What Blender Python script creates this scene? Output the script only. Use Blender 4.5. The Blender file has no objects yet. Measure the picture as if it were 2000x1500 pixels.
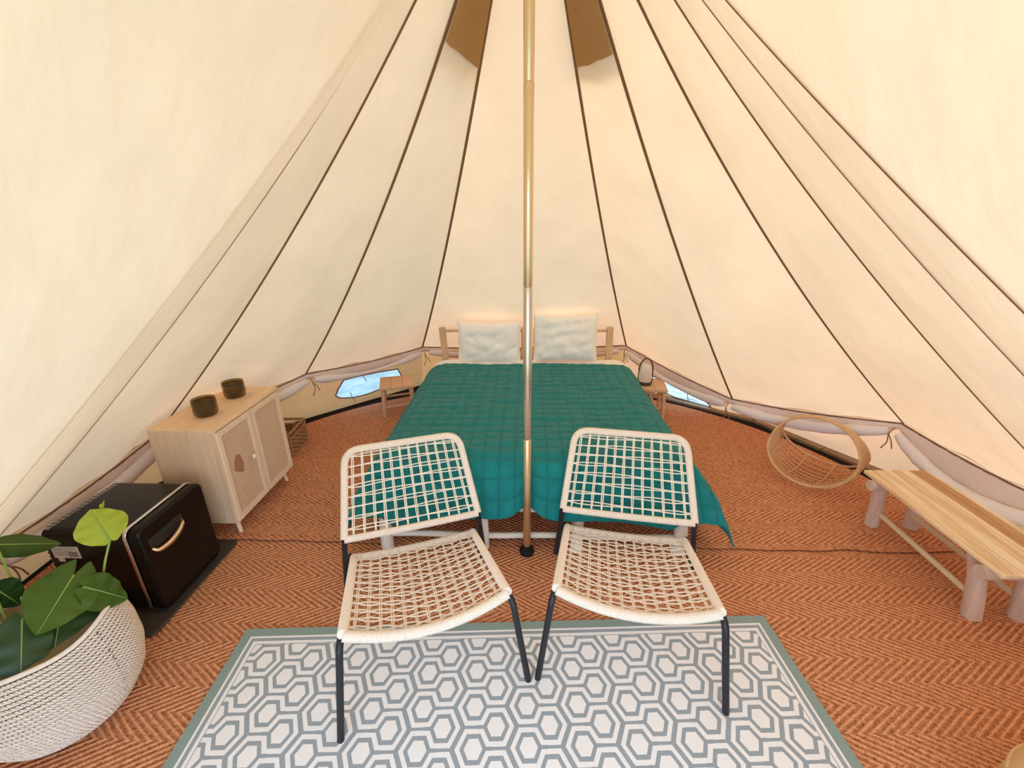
import bpy, math, random
from math import sin, cos, pi, sqrt, radians, exp, hypot, atan2
from mathutils import Vector, Matrix, noise
from mathutils.geometry import tessellate_polygon
random.seed(7)
S = bpy.context.scene
COL = S.collection

# ------------------------------------------------------------------ camera
cd = bpy.data.cameras.new('camera'); cam = bpy.data.objects.new('camera', cd); COL.objects.link(cam)
cr = Vector((0.99937159, 0.03436587, -0.00868425)); cu = Vector((-0.00418523, 0.35768731, 0.93383204)); cf = Vector((-0.0351982, 0.93320886, -0.35760636))
cam.matrix_world = Matrix(((cr.x, cu.x, -cf.x, 0.0), (cr.y, cu.y, -cf.y, -1.89949), (cr.z, cu.z, -cf.z, 1.69893), (0, 0, 0, 1)))
cd.sensor_width = 36; cd.lens = 36*862.15/2000; cd.clip_start = 0.02; cd.clip_end = 400
S.camera = cam

# ------------------------------------------------------------------ world, sun, exposure
W = bpy.data.worlds.new('sky'); S.world = W; W.use_nodes = True
wn = W.node_tree.nodes; wl = W.node_tree.links; wn.clear()
wo = wn.new('ShaderNodeOutputWorld'); bg = wn.new('ShaderNodeBackground'); rmp = wn.new('ShaderNodeValToRGB')
geo = wn.new('ShaderNodeTexCoord'); sep = wn.new('ShaderNodeSeparateXYZ')
wl.new(geo.outputs['Generated'], sep.inputs[0]); wl.new(sep.outputs['Z'], rmp.inputs[0]); wl.new(rmp.outputs[0], bg.inputs[0]); wl.new(bg.outputs[0], wo.inputs[0])
rmp.color_ramp.elements[0].position = 0.0; rmp.color_ramp.elements[0].color = (0.66, 0.84, 1.0, 1)
rmp.color_ramp.elements[1].position = 0.7; rmp.color_ramp.elements[1].color = (0.44, 0.68, 1.0, 1)
bg.inputs[1].default_value = 4.5
sd = bpy.data.lights.new('sun', 'SUN'); sun = bpy.data.objects.new('sun', sd); COL.objects.link(sun)
sd.energy = 5.6; sd.angle = radians(50); sd.color = (1.0, 0.95, 0.86)
sun.rotation_euler = Vector((-0.75, -0.55, -0.75)).to_track_quat('-Z', 'Y').to_euler()
vs = S.view_settings; vs.view_transform = 'Standard'; vs.look = 'None'; vs.gamma = 1.0; vs.exposure = -0.10; vs.use_curve_mapping = False
try:
    S.cycles.max_bounces = 10; S.cycles.transparent_max_bounces = 12; S.cycles.diffuse_bounces = 7; S.cycles.use_denoising = True; S.cycles.sample_clamp_indirect = 6
except Exception: pass

# ------------------------------------------------------------------ node helpers
class NT:
    def __init__(s, name):
        s.m = bpy.data.materials.new(name); s.m.use_nodes = True; s.t = s.m.node_tree; s.t.nodes.clear()
        s.out = s.n('ShaderNodeOutputMaterial')
    def n(s, ty, **kw):
        x = s.t.nodes.new(ty)
        for k, v in kw.items(): setattr(x, k, v)
        return x
    def put(s, sock, v):
        if hasattr(v, 'links') or isinstance(v, bpy.types.NodeSocket): s.t.links.new(v, sock)
        else:
            if isinstance(v, (tuple, list)) and len(v) == 3 and sock.type == 'RGBA': v = (*v, 1)
            sock.default_value = v
    def math(s, op, a, b=None, c=None, clamp=False):
        x = s.n('ShaderNodeMath', operation=op); x.use_clamp = clamp
        s.put(x.inputs[0], a)
        if b is not None: s.put(x.inputs[1], b)
        if c is not None: s.put(x.inputs[2], c)
        return x.outputs[0]
    def mix(s, f, a, b):
        x = s.n('ShaderNodeMix', data_type='RGBA'); s.put(x.inputs[0], f); s.put(x.inputs[6], a); s.put(x.inputs[7], b); return x.outputs[2]
    def coord(s, which='Object'): return s.n('ShaderNodeTexCoord').outputs[which]
    def xyz(s, v=None):
        x = s.n('ShaderNodeSeparateXYZ'); s.put(x.inputs[0], s.coord() if v is None else v); return x.outputs
    def noise(s, scale=10, detail=3, rough=.5, vec=None, stretch=None):
        x = s.n('ShaderNodeTexNoise'); x.inputs['Scale'].default_value = scale; x.inputs['Detail'].default_value = detail; x.inputs['Roughness'].default_value = rough
        v = s.coord() if vec is None else vec
        if stretch:
            mp = s.n('ShaderNodeMapping'); mp.inputs['Scale'].default_value = stretch; s.put(mp.inputs[0], v); v = mp.outputs[0]
        s.put(x.inputs['Vector'], v); return x.outputs['Fac']
    def ramp(s, f, stops):
        x = s.n('ShaderNodeValToRGB'); s.put(x.inputs[0], f); e = x.color_ramp.elements
        while len(e) < len(stops): e.new(.5)
        for i, (p, c) in enumerate(stops): e[i].position = p; e[i].color = (*c, 1)
        return x.outputs[0]
    def bump(s, h, dist=.002, strength=1):
        x = s.n('ShaderNodeBump'); x.inputs['Strength'].default_value = strength; x.inputs['Distance'].default_value = dist; s.put(x.inputs['Height'], h); return x.outputs[0]
    def bsdf(s, col, rough=.7, metal=0, normal=None, **kw):
        x = s.n('ShaderNodeBsdfPrincipled'); s.put(x.inputs['Base Color'], col); s.put(x.inputs['Roughness'], rough); s.put(x.inputs['Metallic'], metal)
        if normal is not None: s.put(x.inputs['Normal'], normal)
        for k, v in kw.items(): s.put(x.inputs[k], v)
        return x.outputs[0]
    def done(s, sh): s.t.links.new(sh, s.out.inputs[0]); return s.m

def plain(name, col, rough=.6, metal=0, var=.12, scale=20, bump=.0006, **kw):
    t = NT(name); f = t.noise(scale, 4)
    c = t.mix(f, tuple(x*(1-var) for x in col), tuple(min(1, x*(1+var)) for x in col))
    return t.done(t.bsdf(c, rough, metal, t.bump(f, bump), **kw))

def canvas_mat(name, dcol, tcol, fac=.5, weave=True):
    t = NT(name); f = t.noise(3, 4); w = t.noise(260, 2, .6)
    stain = t.math('ADD', t.math('MULTIPLY', f, .22), .89)
    def sc(c): 
        x = t.n('ShaderNodeMix', data_type='RGBA'); x.blend_type = 'MULTIPLY'; x.inputs[0].default_value = 1
        t.put(x.inputs[6], c); cc = t.n('ShaderNodeCombineColor'); [t.put(cc.inputs[i], stain) for i in range(3)]; t.put(x.inputs[7], cc.outputs[0]); return x.outputs[2]
    nb = t.bump(t.math('ADD', t.math('MULTIPLY', w, .5), t.math('MULTIPLY', t.noise(9, 3, stretch=(1, 1, .35)), 9)), .0022, .6)
    d = t.n('ShaderNodeBsdfDiffuse'); t.put(d.inputs[0], sc(dcol)); t.put(d.inputs['Normal'], nb)
    r = t.n('ShaderNodeBsdfTranslucent'); t.put(r.inputs[0], sc(tcol)); t.put(r.inputs['Normal'], nb)
    m = t.n('ShaderNodeMixShader'); m.inputs[0].default_value = fac; t.t.links.new(d.outputs[0], m.inputs[1]); t.t.links.new(r.outputs[0], m.inputs[2])
    return t.done(m.outputs[0])

def wood(name, a, b, scale=1, axis='Z', rough=.6, dark=(0, 0), planks=None):
    t = NT(name)
    st = {'X': (1.2, 22, 22), 'Y': (22, 1.2, 22), 'Z': (22, 22, 1.2)}[axis]
    f = t.noise(1.6*scale, 5, .6, stretch=st); g = t.noise(7*scale, 3, .5, stretch=st)
    h = t.math('ADD', t.math('MULTIPLY', f, .7), t.math('MULTIPLY', g, .3))
    c = t.ramp(h, [(.3, a), (.68, b)])
    if planks:   # laminated strips of differing tone along the top
        o = t.xyz(); k = {'X': 0, 'Y': 1, 'Z': 2}[planks[0]]
        i = t.math('FLOOR', t.math('MULTIPLY', t.math('ADD', o[k], t.math('MULTIPLY', t.noise(.8, 1), .0)), planks[1]))
        wn_ = t.n('ShaderNodeTexWhiteNoise', noise_dimensions='1D'); t.put(wn_.inputs['W'], i)
        c = t.mix(t.math('MULTIPLY', t.math('GREATER_THAN', wn_.outputs['Value'], .68), .6), c, planks[2])
    return t.done(t.bsdf(c, rough, 0, t.bump(h, .0012, .5)))

M = {}
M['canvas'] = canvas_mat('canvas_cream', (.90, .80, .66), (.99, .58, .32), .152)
M['canvas_brown'] = canvas_mat('canvas_wall', (.68, .44, .24), (.78, .40, .16), .17)  # browner, darker canvas for the left and back walls
M['vent_cloth'] = canvas_mat('vent_cloth', (.34, .20, .09), (.45, .24, .09), .3)
M['vent_mesh_shade'] = canvas_mat('vent_mesh_shade', (.50, .29, .12), (.5, .28, .1), .2)  # mesh brown also paints in the shade under the vent hood
M['seam'] = plain('seam_shade', (.23, .12, .05), .9, scale=60)  # brown paints the light lost through the doubled cloth
M['seam_pale'] = plain('seam_pale', (.62, .43, .25), .9, scale=60)
M['binding'] = plain('binding_thread', (.20, .065, .025), .95, scale=120)
M['hem'] = plain('hem_tape', (.22, .12, .08), .9, scale=60)
M['net'] = canvas_mat('net_strip', (.74, .62, .58), (.6, .44, .38), .12)
M['roll'] = canvas_mat('rolled_net', (.88, .83, .83), (.8, .7, .7), .15)
M['cord'] = plain('cord', (.26, .15, .09), .9)
M['groundsheet'] = plain('groundsheet', (.018, .015, .016), .85, bump=.003, **{'Specular IOR Level': .1})
M['deck'] = wood('deck_board', (.22, .12, .055), (.40, .25, .13), axis='X')
M['outside'] = plain('outside_ground', (.42, .46, .36), .95, scale=4, var=.3)
M['black_metal'] = plain('black_metal', (.022, .022, .026), .42, .3)
M['rope'] = plain('rope', (.90, .78, .66), .85, scale=300, var=.14, bump=.001)
M['rope_wrap'] = plain('rope_wrap', (.90, .79, .69), .85, scale=200, var=.12, bump=.001)
M['sheet'] = plain('white_sheet', (.97, .92, .87), .9, scale=6, var=.03, bump=.004)
M['pillow'] = plain('pillow_case', (.97, .92, .86), .9, scale=7, var=.03, bump=.006)
M['lit_log'] = wood('daylit_log', (.66, .56, .47), (.86, .78, .70), axis='X', rough=.75)  # pale tint puts the daylight into the log colour
M['log'] = wood('pale_log', (.58, .36, .20), (.80, .56, .36), axis='Z', rough=.75)
M['bench_log'] = wood('bench_log', (.50, .33, .25), (.72, .54, .44), axis='Z', rough=.8)
M['stretcher'] = wood('stretcher_wood', (.62, .46, .28), (.80, .64, .42), axis='Y', rough=.8)
M['teak'] = wood('teak_top', (.66, .42, .21), (1, .89, .67), axis='Y', rough=.6)
M['teak_mid'] = wood('teak_top_mid', (.58, .34, .16), (.92, .74, .48), axis='Y', rough=.6)
M['teak_dark'] = wood('teak_top_dark', (.40, .20, .08), (.68, .41, .19), axis='Y', rough=.6)
M['stool'] = wood('stool_wood', (.62, .36, .19), (.84, .57, .36), axis='X', rough=.7)
M['oak'] = wood('oak_side', (.68, .45, .28), (.86, .64, .43), axis='Z', rough=.6)
M['oak_top'] = wood('oak_top', (.80, .54, .32), (.92, .68, .44), axis='Y', rough=.6)
M['oak_frame'] = wood('oak_frame', (.82, .60, .42), (.92, .74, .57), axis='Z', rough=.6)
M['cane'] = plain('cane', (.88, .62, .42), .7, scale=60)
M['cane_back'] = plain('cane_back', (.15, .05, .02), .9)
M['cane_patch'] = plain('cane_patch', (.40, .20, .11), .9, scale=90)
M['knob'] = plain('cream_knob', (.86, .76, .62), .4)
M['gloss_black'] = plain('gloss_black', (.008, .006, .005), .16, 0, var=.1, bump=0, **{'Specular IOR Level': .2})
M['matt_black'] = plain('matt_black', (.02, .018, .017), .5)
M['tray'] = plain('tray_plastic', (.055, .042, .030), .6)
M['chrome'] = plain('chrome', (.82, .80, .82), .22, 1, var=.03, bump=0)
M['gold'] = plain('brass', (.85, .62, .42), .22, 1, var=.05, bump=0)
M['paper'] = plain('label_paper', (.80, .80, .80), .7, var=.02)
M['ink'] = plain('label_ink', (.30, .30, .32), .8)
M['rattan'] = plain('rattan', (.66, .41, .20), .6, scale=40, var=.25)
M['wicker'] = plain('wicker', (.40, .20, .09), .7, scale=60, var=.3)
M['palm'] = plain('palm_leaf_cord', (.84, .74, .64), .8, scale=90, var=.16, bump=.002)
M['basket_in'] = plain('basket_inside', (.24, .17, .08), .95)
M['soil'] = plain('soil', (.03, .022, .012), 1, bump=.01)
M['stem'] = plain('stem_green', (.28, .40, .08), .5)
M['lantern'] = plain('lantern_shade', (.82, .74, .68), .5, var=.03)
M['lantern_base'] = plain('lantern_base', (.05, .03, .025), .4)
M['white_cable'] = plain('white_cable', (.85, .82, .80), .4)
M['pouf'] = plain('pouf_cloth', (.66, .42, .20), .9, scale=120)
def leaf_mat(name, a, b):
    t = NT(name); f = t.noise(6, 3); c = t.mix(f, a, b)
    p = t.bsdf(c, .38); r = t.n('ShaderNodeBsdfTranslucent'); t.put(r.inputs[0], c)
    m = t.n('ShaderNodeMixShader'); m.inputs[0].default_value = .3; t.t.links.new(p, m.inputs[1]); t.t.links.new(r.outputs[0], m.inputs[2]); return t.done(m.outputs[0])
M['leaf'] = leaf_mat('leaf_green', (.045, .10, .012), (.11, .20, .02))
M['leaf_dark'] = leaf_mat('leaf_dark', (.018, .055, .012), (.05, .11, .018))
M['leaf_young'] = leaf_mat('leaf_young', (.42, .50, .03), (.62, .66, .08))
# smoked ribbed glass
t = NT('smoked_glass')
tr = t.n('ShaderNodeBsdfTransparent'); tr.inputs[0].default_value = (.74, .66, .48, 1)
p = t.n('ShaderNodeBsdfPrincipled'); p.inputs['Base Color'].default_value = (.11, .09, .055, 1); p.inputs['Roughness'].default_value = .15
mx = t.n('ShaderNodeMixShader'); mx.inputs[0].default_value = .32; t.t.links.new(tr.outputs[0], mx.inputs[1]); t.t.links.new(p.outputs[0], mx.inputs[2])
M['smoked'] = t.done(mx.outputs[0])
# window pane: scratched clear sheeting
t = NT('window_sheeting'); f = t.noise(5, 3, stretch=(1, 1, 4))
tr = t.n('ShaderNodeBsdfTransparent'); tl = t.n('ShaderNodeBsdfTranslucent'); tl.inputs[0].default_value = (.30, .36, .38, 1); tr.inputs[0].default_value = (.22, .27, .29, 1)
gl = t.n('ShaderNodeBsdfGlossy'); gl.inputs['Roughness'].default_value = .25; t.put(gl.inputs['Normal'], t.bump(f, .02))
m1 = t.n('ShaderNodeMixShader'); t.put(m1.inputs[0], t.ramp(f, [(.35, (.45, .45, .45)), (.65, (.95, .95, .95))])); t.t.links.new(tr.outputs[0], m1.inputs[1]); t.t.links.new(tl.outputs[0], m1.inputs[2])
m2 = t.n('ShaderNodeMixShader'); m2.inputs[0].default_value = .12; t.t.links.new(m1.outputs[0], m2.inputs[1]); t.t.links.new(gl.outputs[0], m2.inputs[2])
M['pane'] = t.done(m2.outputs[0])
# herringbone coir weave
def coir(name, base, dark):
    t = NT(name); o = t.xyz()
    wob = t.math('MULTIPLY', t.math('SUBTRACT', t.noise(3, 2), .5), .03)
    x = t.math('ADD', o[0], wob); y = t.math('ADD', o[1], t.math('MULTIPLY', wob, .4))
    tri = t.math('PINGPONG', y, .095)
    ph = t.math('MULTIPLY', t.math('ADD', x, t.math('MULTIPLY', tri, 1.75)), 2*pi/.040)
    rib = t.math('ADD', t.math('MULTIPLY', t.math('SINE', ph), .5), .5)
    tw = t.noise(150, 2, .6); tw2 = t.noise(55, 3, .7)
    h = t.math('ADD', t.math('MULTIPLY', rib, .75), t.math('ADD', t.math('MULTIPLY', tw, .5), t.math('MULTIPLY', tw2, .35)))
    k = t.math('ADD', t.math('MULTIPLY', rib, .58), t.math('ADD', t.math('MULTIPLY', t.math('SUBTRACT', tw, .5), 1.3), t.math('ADD', t.math('MULTIPLY', t.math('SUBTRACT', tw2, .5), 1.4), .26)), clamp=True)
    c = t.mix(k, dark, base)
    return t.done(t.bsdf(c, .95, 0, t.bump(h, .008, 1.0), **{'Specular IOR Level': .1}))
M['coir'] = coir('coir_herringbone', (.93, .43, .225), (.30, .095, .034))
# patterned rug: ribbons of paired hexagons
def rug_mat():
    t = NT('hexagon_rug'); o = t.xyz(); LX, LY = 2.295, 1.62
    x = t.math('ADD', o[0], t.math('MULTIPLY', t.math('SUBTRACT', t.noise(9, 2), .5), .004)); y = o[1]
    k = 450/.189
    X = t.math('MULTIPLY', t.math('SUBTRACT', x, .2655), k); Y = t.math('MULTIPLY', t.math('SUBTRACT', y, .2228), k/1.149)
    def cell(ox, oy):
        px = t.math('SUBTRACT', t.math('FLOORED_MODULO', t.math('ADD', t.math('SUBTRACT', X, ox), 225), 450), 225)
        py = t.math('SUBTRACT', t.math('FLOORED_MODULO', t.math('ADD', t.math('SUBTRACT', Y, oy), 142), 284), 142)
        ax = t.math('ABSOLUTE', px); ay = t.math('ABSOLUTE', py)
        return px, ay, t.math('MAXIMUM', ay, t.math('ADD', t.math('MULTIPLY', ax, .866), t.math('MULTIPLY', ay, .5)))
    bx, bay, bd = cell(0, 0); a_x, aay, ad = cell(185, 142)
    d = t.math('MINIMUM', bd, ad)
    ring = t.math('MULTIPLY', t.math('GREATER_THAN', d, 66), t.math('LESS_THAN', d, 97))
    netw = t.math('GREATER_THAN', d, 131)
    barb = t.math('MULTIPLY', t.math('LESS_THAN', bay, 13), t.math('MULTIPLY', t.math('GREATER_THAN', bx, 100), t.math('LESS_THAN', bd, 140)))
    bara = t.math('MULTIPLY', t.math('LESS_THAN', aay, 13), t.math('MULTIPLY', t.math('LESS_THAN', a_x, -100), t.math('LESS_THAN', ad, 140)))
    g = t.math('MAXIMUM', t.math('MAXIMUM', ring, netw), t.math('MAXIMUM', barb, bara))
    e = t.math('MINIMUM', t.math('MINIMUM', x, t.math('SUBTRACT', LX, x)), t.math('MINIMUM', y, t.math('SUBTRACT', LY, y)))
    yarn = t.noise(420, 2, .7); yx = t.noise(60, 2, stretch=(1, 6, 1))
    cream = t.mix(yarn, (.84, .81, .80), (.97, .96, .96))
    grey = t.mix(yarn, (.24, .28, .31), (.44, .49, .54)); edge = t.mix(yarn, (.20, .29, .26), (.35, .43, .40))
    f = t.mix(g, cream, grey)
    for lim, c in ((.079, grey), (.076, cream), (.063, grey), (.048, cream), (.039, edge)):
        f = t.mix(t.math('LESS_THAN', e, lim), f, c)
    return t.done(t.bsdf(f, .95, 0, t.bump(t.math('ADD', yarn, t.math('MULTIPLY', yx, .4)), .0015, .7), **{'Specular IOR Level': .1}))
M['rug'] = rug_mat()
# quilt: stitched squares
t = NT('teal_quilt'); uvn = t.n('ShaderNodeUVMap'); uvn.uv_map = 'cloth'; q2 = t.xyz(uvn.outputs[0])
qw = t.math('MULTIPLY', t.math('SUBTRACT', t.noise(5, 2), .5), .02)
ln1 = t.math('MULTIPLY', t.math('PINGPONG', t.math('ADD', q2[0], qw), .0425), 1/.0425); ln2 = t.math('MULTIPLY', t.math('PINGPONG', t.math('ADD', q2[1], qw), .0425), 1/.0425)
st_ = t.math('POWER', t.math('MINIMUM', ln1, ln2), .35)
f = t.noise(14, 4, .6); fi = t.noise(70, 3, .6, stretch=(1, 3, 1))
c = t.mix(f, (.004, .180, .185), (.012, .260, .250)); c = t.mix(t.math('MULTIPLY', t.math('SUBTRACT', 1, st_), .38), c, (.002, .07, .085))
M['quilt'] = t.done(t.bsdf(c, .85, 0, t.bump(t.math('ADD', t.math('MULTIPLY', st_, .9), t.math('ADD', t.math('MULTIPLY', f, .9), t.math('MULTIPLY', fi, .4))), .009, 1), **{'Specular IOR Level': .2, 'Sheen Weight': .15}))
# centre pole: worn zinc passivated steel
t = NT('zinc_pole'); f = t.noise(2.2, 2, stretch=(4, 4, 1)); c = t.ramp(f, [(.3, (.80, .52, .30)), (.5, (.72, .60, .36)), (.7, (.78, .55, .42))])
M['pole'] = t.done(t.bsdf(c, .28, .9))
t = NT('zinc_pole_low'); f = t.noise(2.2, 2, stretch=(4, 4, 1)); c = t.ramp(f, [(.3, (.62, .50, .46)), (.7, (.62, .58, .46))])
M['pole_low'] = t.done(t.bsdf(c, .25, .95))

# ------------------------------------------------------------------ mesh helpers
class MB:
    def __init__(s): s.v = []; s.f = []; s.mi = []
    def add(s, vs, fs, mi=0):
        b = len(s.v); s.v += [tuple(v) for v in vs]; s.f += [tuple(b+i for i in f) for f in fs]; s.mi += [mi]*len(fs); return s
    def box(s, x0, x1, y0, y1, z0, z1, mi=0):
        vs = [(x, y, z) for z in (z0, z1) for y in (y0, y1) for x in (x0, x1)]
        return s.add(vs, [(0, 2, 3, 1), (4, 5, 7, 6), (0, 1, 5, 4), (2, 6, 7, 3), (0, 4, 6, 2), (1, 3, 7, 5)], mi)
    def tube(s, pts, r, seg=8, closed=False, caps=True, rf=None, mi=0, lump=0, seed=0):
        P = [Vector(p) for p in pts]; n = len(P); T = []
        for i in range(n):
            a = P[(i-1) % n] if closed or i else P[0]; b = P[(i+1) % n] if closed or i < n-1 else P[-1]
            d = b-a; T.append(d.normalized() if d.length > 1e-9 else Vector((0, 0, 1)))
        u = T[0].orthogonal().normalized(); vs = []
        for i in range(n):
            u = (u - T[i]*u.dot(T[i])); u = u.normalized() if u.length > 1e-6 else T[i].orthogonal().normalized(); w = T[i].cross(u)
            rr = rf(i/(n-1)) if rf else r
            for k in range(seg):
                a = 2*pi*k/seg; q = rr
                if lump: q *= 1+lump*noise.noise(Vector((cos(a)*1.2+seed, sin(a)*1.2, i*.7+seed)))
                vs.append(P[i]+(u*cos(a)+w*sin(a))*q)
        fs = []
        for i in range(n if closed else n-1):
            j = (i+1) % n
            for k in range(seg): l = (k+1) % seg; fs.append((i*seg+k, i*seg+l, j*seg+l, j*seg+k))
        if caps and not closed: fs.append(tuple(range(seg-1, -1, -1))); fs.append(tuple((n-1)*seg+k for k in range(seg)))
        return s.add(vs, fs, mi)
    def lathe(s, prof, seg=32, c=(0, 0, 0), fl=0, fn=0, mi=0):
        vs = []; n = len(prof)
        for r, z in prof:
            for k in range(seg):
                a = 2*pi*k/seg; q = r*(1+fl*(1 if k % 2 else -1)) if fl else r
                vs.append((c[0]+q*cos(a), c[1]+q*sin(a), c[2]+z))
        fs = [(i*seg+k, i*seg+(k+1) % seg, (i+1)*seg+(k+1) % seg, (i+1)*seg+k) for i in range(n-1) for k in range(seg)]
        if prof[0][0] > 1e-5: fs.append(tuple(range(seg-1, -1, -1)))
        if prof[-1][0] > 1e-5: fs.append(tuple((n-1)*seg+k for k in range(seg)))
        return s.add(vs, fs, mi)
    def grid(s, nu, nv, fn, mi=0, thick=0):
        vs = [Vector(fn(i/nu, j/nv)) for j in range(nv+1) for i in range(nu+1)]
        fs = [(j*(nu+1)+i, j*(nu+1)+i+1, (j+1)*(nu+1)+i+1, (j+1)*(nu+1)+i) for j in range(nv) for i in range(nu)]
        if thick:
            N = [Vector() for _ in vs]
            for f in fs:
                n_ = (vs[f[1]]-vs[f[0]]).cross(vs[f[3]]-vs[f[0]])
                for q in f: N[q] += n_
            m = len(vs); w = [v - (N[i].normalized() if N[i].length > 0 else Vector((0, 0, 1)))*thick for i, v in enumerate(vs)]
            fs2 = [tuple(m+q for q in reversed(f)) for f in fs]
            ring = [i for i in range(nu+1)] + [j*(nu+1)+nu for j in range(1, nv+1)] + [nv*(nu+1)+i for i in range(nu-1, -1, -1)] + [j*(nu+1) for j in range(nv-1, 0, -1)]
            side = [(ring[(i+1) % len(ring)], ring[i], m+ring[i], m+ring[(i+1) % len(ring)]) for i in range(len(ring))]
            vs += w; fs = fs+fs2+side
        return s.add(vs, fs, mi)
    def sheet(s, poly, z0, z1, mi=0):   # extruded polygon
        n = len(poly); vs = [(x, y, z0) for x, y in poly]+[(x, y, z1) for x, y in poly]
        return s.add(vs, [tuple(range(n-1, -1, -1)), tuple(range(n, 2*n))]+[(i, (i+1) % n, n+(i+1) % n, n+i) for i in range(n)], mi)
    def build(s, name, mat, parent=None, smooth=True, bevel=0, sub=0, loc=None):
        me = bpy.data.meshes.new(name); me.from_pydata(s.v, [], s.f)
        for mm in (mat if isinstance(mat, (list, tuple)) else [mat]): me.materials.append(M[mm])
        me.polygons.foreach_set('material_index', s.mi)
        me.polygons.foreach_set('use_smooth', [smooth]*len(me.polygons)); me.update()
        if smooth:
            try: me.set_sharp_from_angle(angle=radians(50))
            except Exception: pass
        o = bpy.data.objects.new(name, me); COL.objects.link(o)
        if parent: o.parent = parent
        if loc: o.location = loc
        if bevel:
            b = o.modifiers.new('bevel', 'BEVEL'); b.width = bevel; b.segments = 2; b.limit_method = 'ANGLE'; b.angle_limit = radians(40)
        if sub:
            b = o.modifiers.new('sub', 'SUBSURF'); b.levels = sub; b.render_levels = sub
        return o
def tag(o, label=None, cat=None, group=None, kind=None):
    for k, v in (('label', label), ('category', cat), ('group', group), ('kind', kind)):
        if v: o[k] = v
    return o
def thing(name, label, cat, loc=(0, 0, 0), rz=0, group=None):
    o = bpy.data.objects.new(name, None); COL.objects.link(o); o.location = loc; o.rotation_euler = (0, 0, rz); o.empty_display_size = .1
    return tag(o, label, cat, group)
def struct(name, label=None):
    o = bpy.data.objects.new(name, None); COL.objects.link(o); return tag(o, label, None, None, 'structure')
def copy_tree(o, parent=None):
    c = o.copy(); COL.objects.link(c); c.parent = parent
    for ch in list(o.children): copy_tree(ch, c)
    return c
def fillet(pts, rad, n=6):
    P = [Vector(p) for p in pts]; out = [P[0]]
    for i in range(1, len(P)-1):
        a, b, c = P[i-1], P[i], P[i+1]; r = rad[i] if isinstance(rad, (list, tuple)) else rad
        d1 = (a-b); d2 = (c-b); r = min(r, d1.length*.48, d2.length*.48); p0 = b+d1.normalized()*r; p1 = b+d2.normalized()*r
        for k in range(n+1):
            q = k/n; out.append(p0*(1-q)**2+b*2*q*(1-q)+p1*q*q)
    out.append(P[-1]); return out
def resample(pts, step):
    P = [Vector(p) for p in pts]; L = [0]
    for a, b in zip(P, P[1:]): L.append(L[-1]+(b-a).length)
    n = max(2, int(L[-1]/step)); out = []; j = 0
    for i in range(n+1):
        d = L[-1]*i/n
        while j < len(L)-2 and L[j+1] < d: j += 1
        q = (d-L[j])/max(1e-9, L[j+1]-L[j]); out.append(P[j].lerp(P[j+1], min(1, q)))
    return out
def wrap(mb, pts, r, pitch=.0058, seg=10, mi=0):   # cord wound round a bar: ridged tube
    P = resample(pts, pitch/2); n = len(P)
    mb.tube(P, r, seg, rf=lambda q: r if round(q*(n-1)) % 2 else r*.86, mi=mi)

# ------------------------------------------------------------------ the tent
H = 2.995
SE = {-5: (-2.3101, 2.2625, .1203, .4885), -4: (-1.8513, 2.2219, .1209, .4688), -3: (-1.3794, 2.2653, .1311, .5064), -2: (-.9159, 2.2245, .1666, .5374),
      -1: (-.4244, 2.5608, .157, .4754), 1: (.3915, 2.5621, .134, .4828), 2: (.8722, 2.0957, .0898, .3426), 3: (1.316, 2.3546, .1859, .5025),
      4: (1.7133, 2.3572, .1507, .5051), 5: (2.0814, 2.3776, .1242, .5067), 6: (2.4313, 2.5434, .1222, .5364)}
FLR = {-5: 2.62, -4: 2.62, -3: 2.66, -2: 2.62, -1: 2.78, 1: 2.70, 2: 2.66, 3: 2.70, 4: 2.7, 5: 2.7, 6: 2.7}
def seam_pt(k, t):   # t = 0 at the eave, 1 at the apex
    a, r, s, z = SE[k]; rr = max(.02, r*(1-t)-s*4*t*(1-t)); return Vector((rr*sin(a), rr*cos(a), z+(H-z)*t))
def eave(k): return seam_pt(k, 0)
def foot(k): a = SE[k][0]; return Vector((FLR[k]*sin(a), FLR[k]*cos(a), -.014))
DTL = Vector((-.78, -2.44, 2.08)); DTR = Vector((.72, -2.50, 2.08)); DL = Vector((-1.35, -2.34, 0)); DR = Vector((1.25, -2.50, 0))
def door_pt(side, t):  # 0 = foot of the door edge, 1 = apex
    A = Vector((-.002, -.02, H)); B = DL if side < 0 else DR; DT = DTL if side < 0 else DTR
    return B.lerp(DT, t/.62) if t < .62 else DT.lerp(A, (t-.62)/.38)
ceil = struct('ceiling', 'cream canvas roof of the bell tent with dark seams meeting at the pole top')
ks = [-5, -4, -3, -2, -1, 1, 2, 3, 4, 5, 6]
for a, b in zip(ks, ks[1:]):
    def fn(u, v, a=a, b=b):
        p = seam_pt(a, v).lerp(seam_pt(b, v), u); w = sin(pi*u)*sin(pi*min(1, v*1.02))
        out = Vector((p.x, p.y, .3)).normalized()
        n_ = noise.noise(Vector((u*5+a*3, v*2.5, a)))*.006*sin(pi*u)
        crease = .012*exp(-v*9)*sin(u*19+a)*min(1, 6*u, 6*(1-u))
        return p - out*(.018*w+n_+crease) - Vector((0, 0, .02*sin(pi*u)*exp(-v*14)))
    MB().grid(14, 40, fn).build('roof_panel', 'canvas', ceil)
def side_fn(k, side):
    def fn(u, v):
        # v 0..1 from ground to apex; the lower part follows the wall, the upper part the roof seam
        w = .16
        A = foot(k).lerp(eave(k), v/w) if v < w else seam_pt(k, (v-w)/(1-w))
        B = door_pt(side, v)
        p = A.lerp(B, u); mid = sin(pi*u)
        return p - Vector((p.x, p.y*.4, 0)).normalized()*.03*mid*sin(pi*v)
    return fn
MB().grid(16, 44, side_fn(-5, -1)).build('door_panel', 'canvas', ceil)
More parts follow.
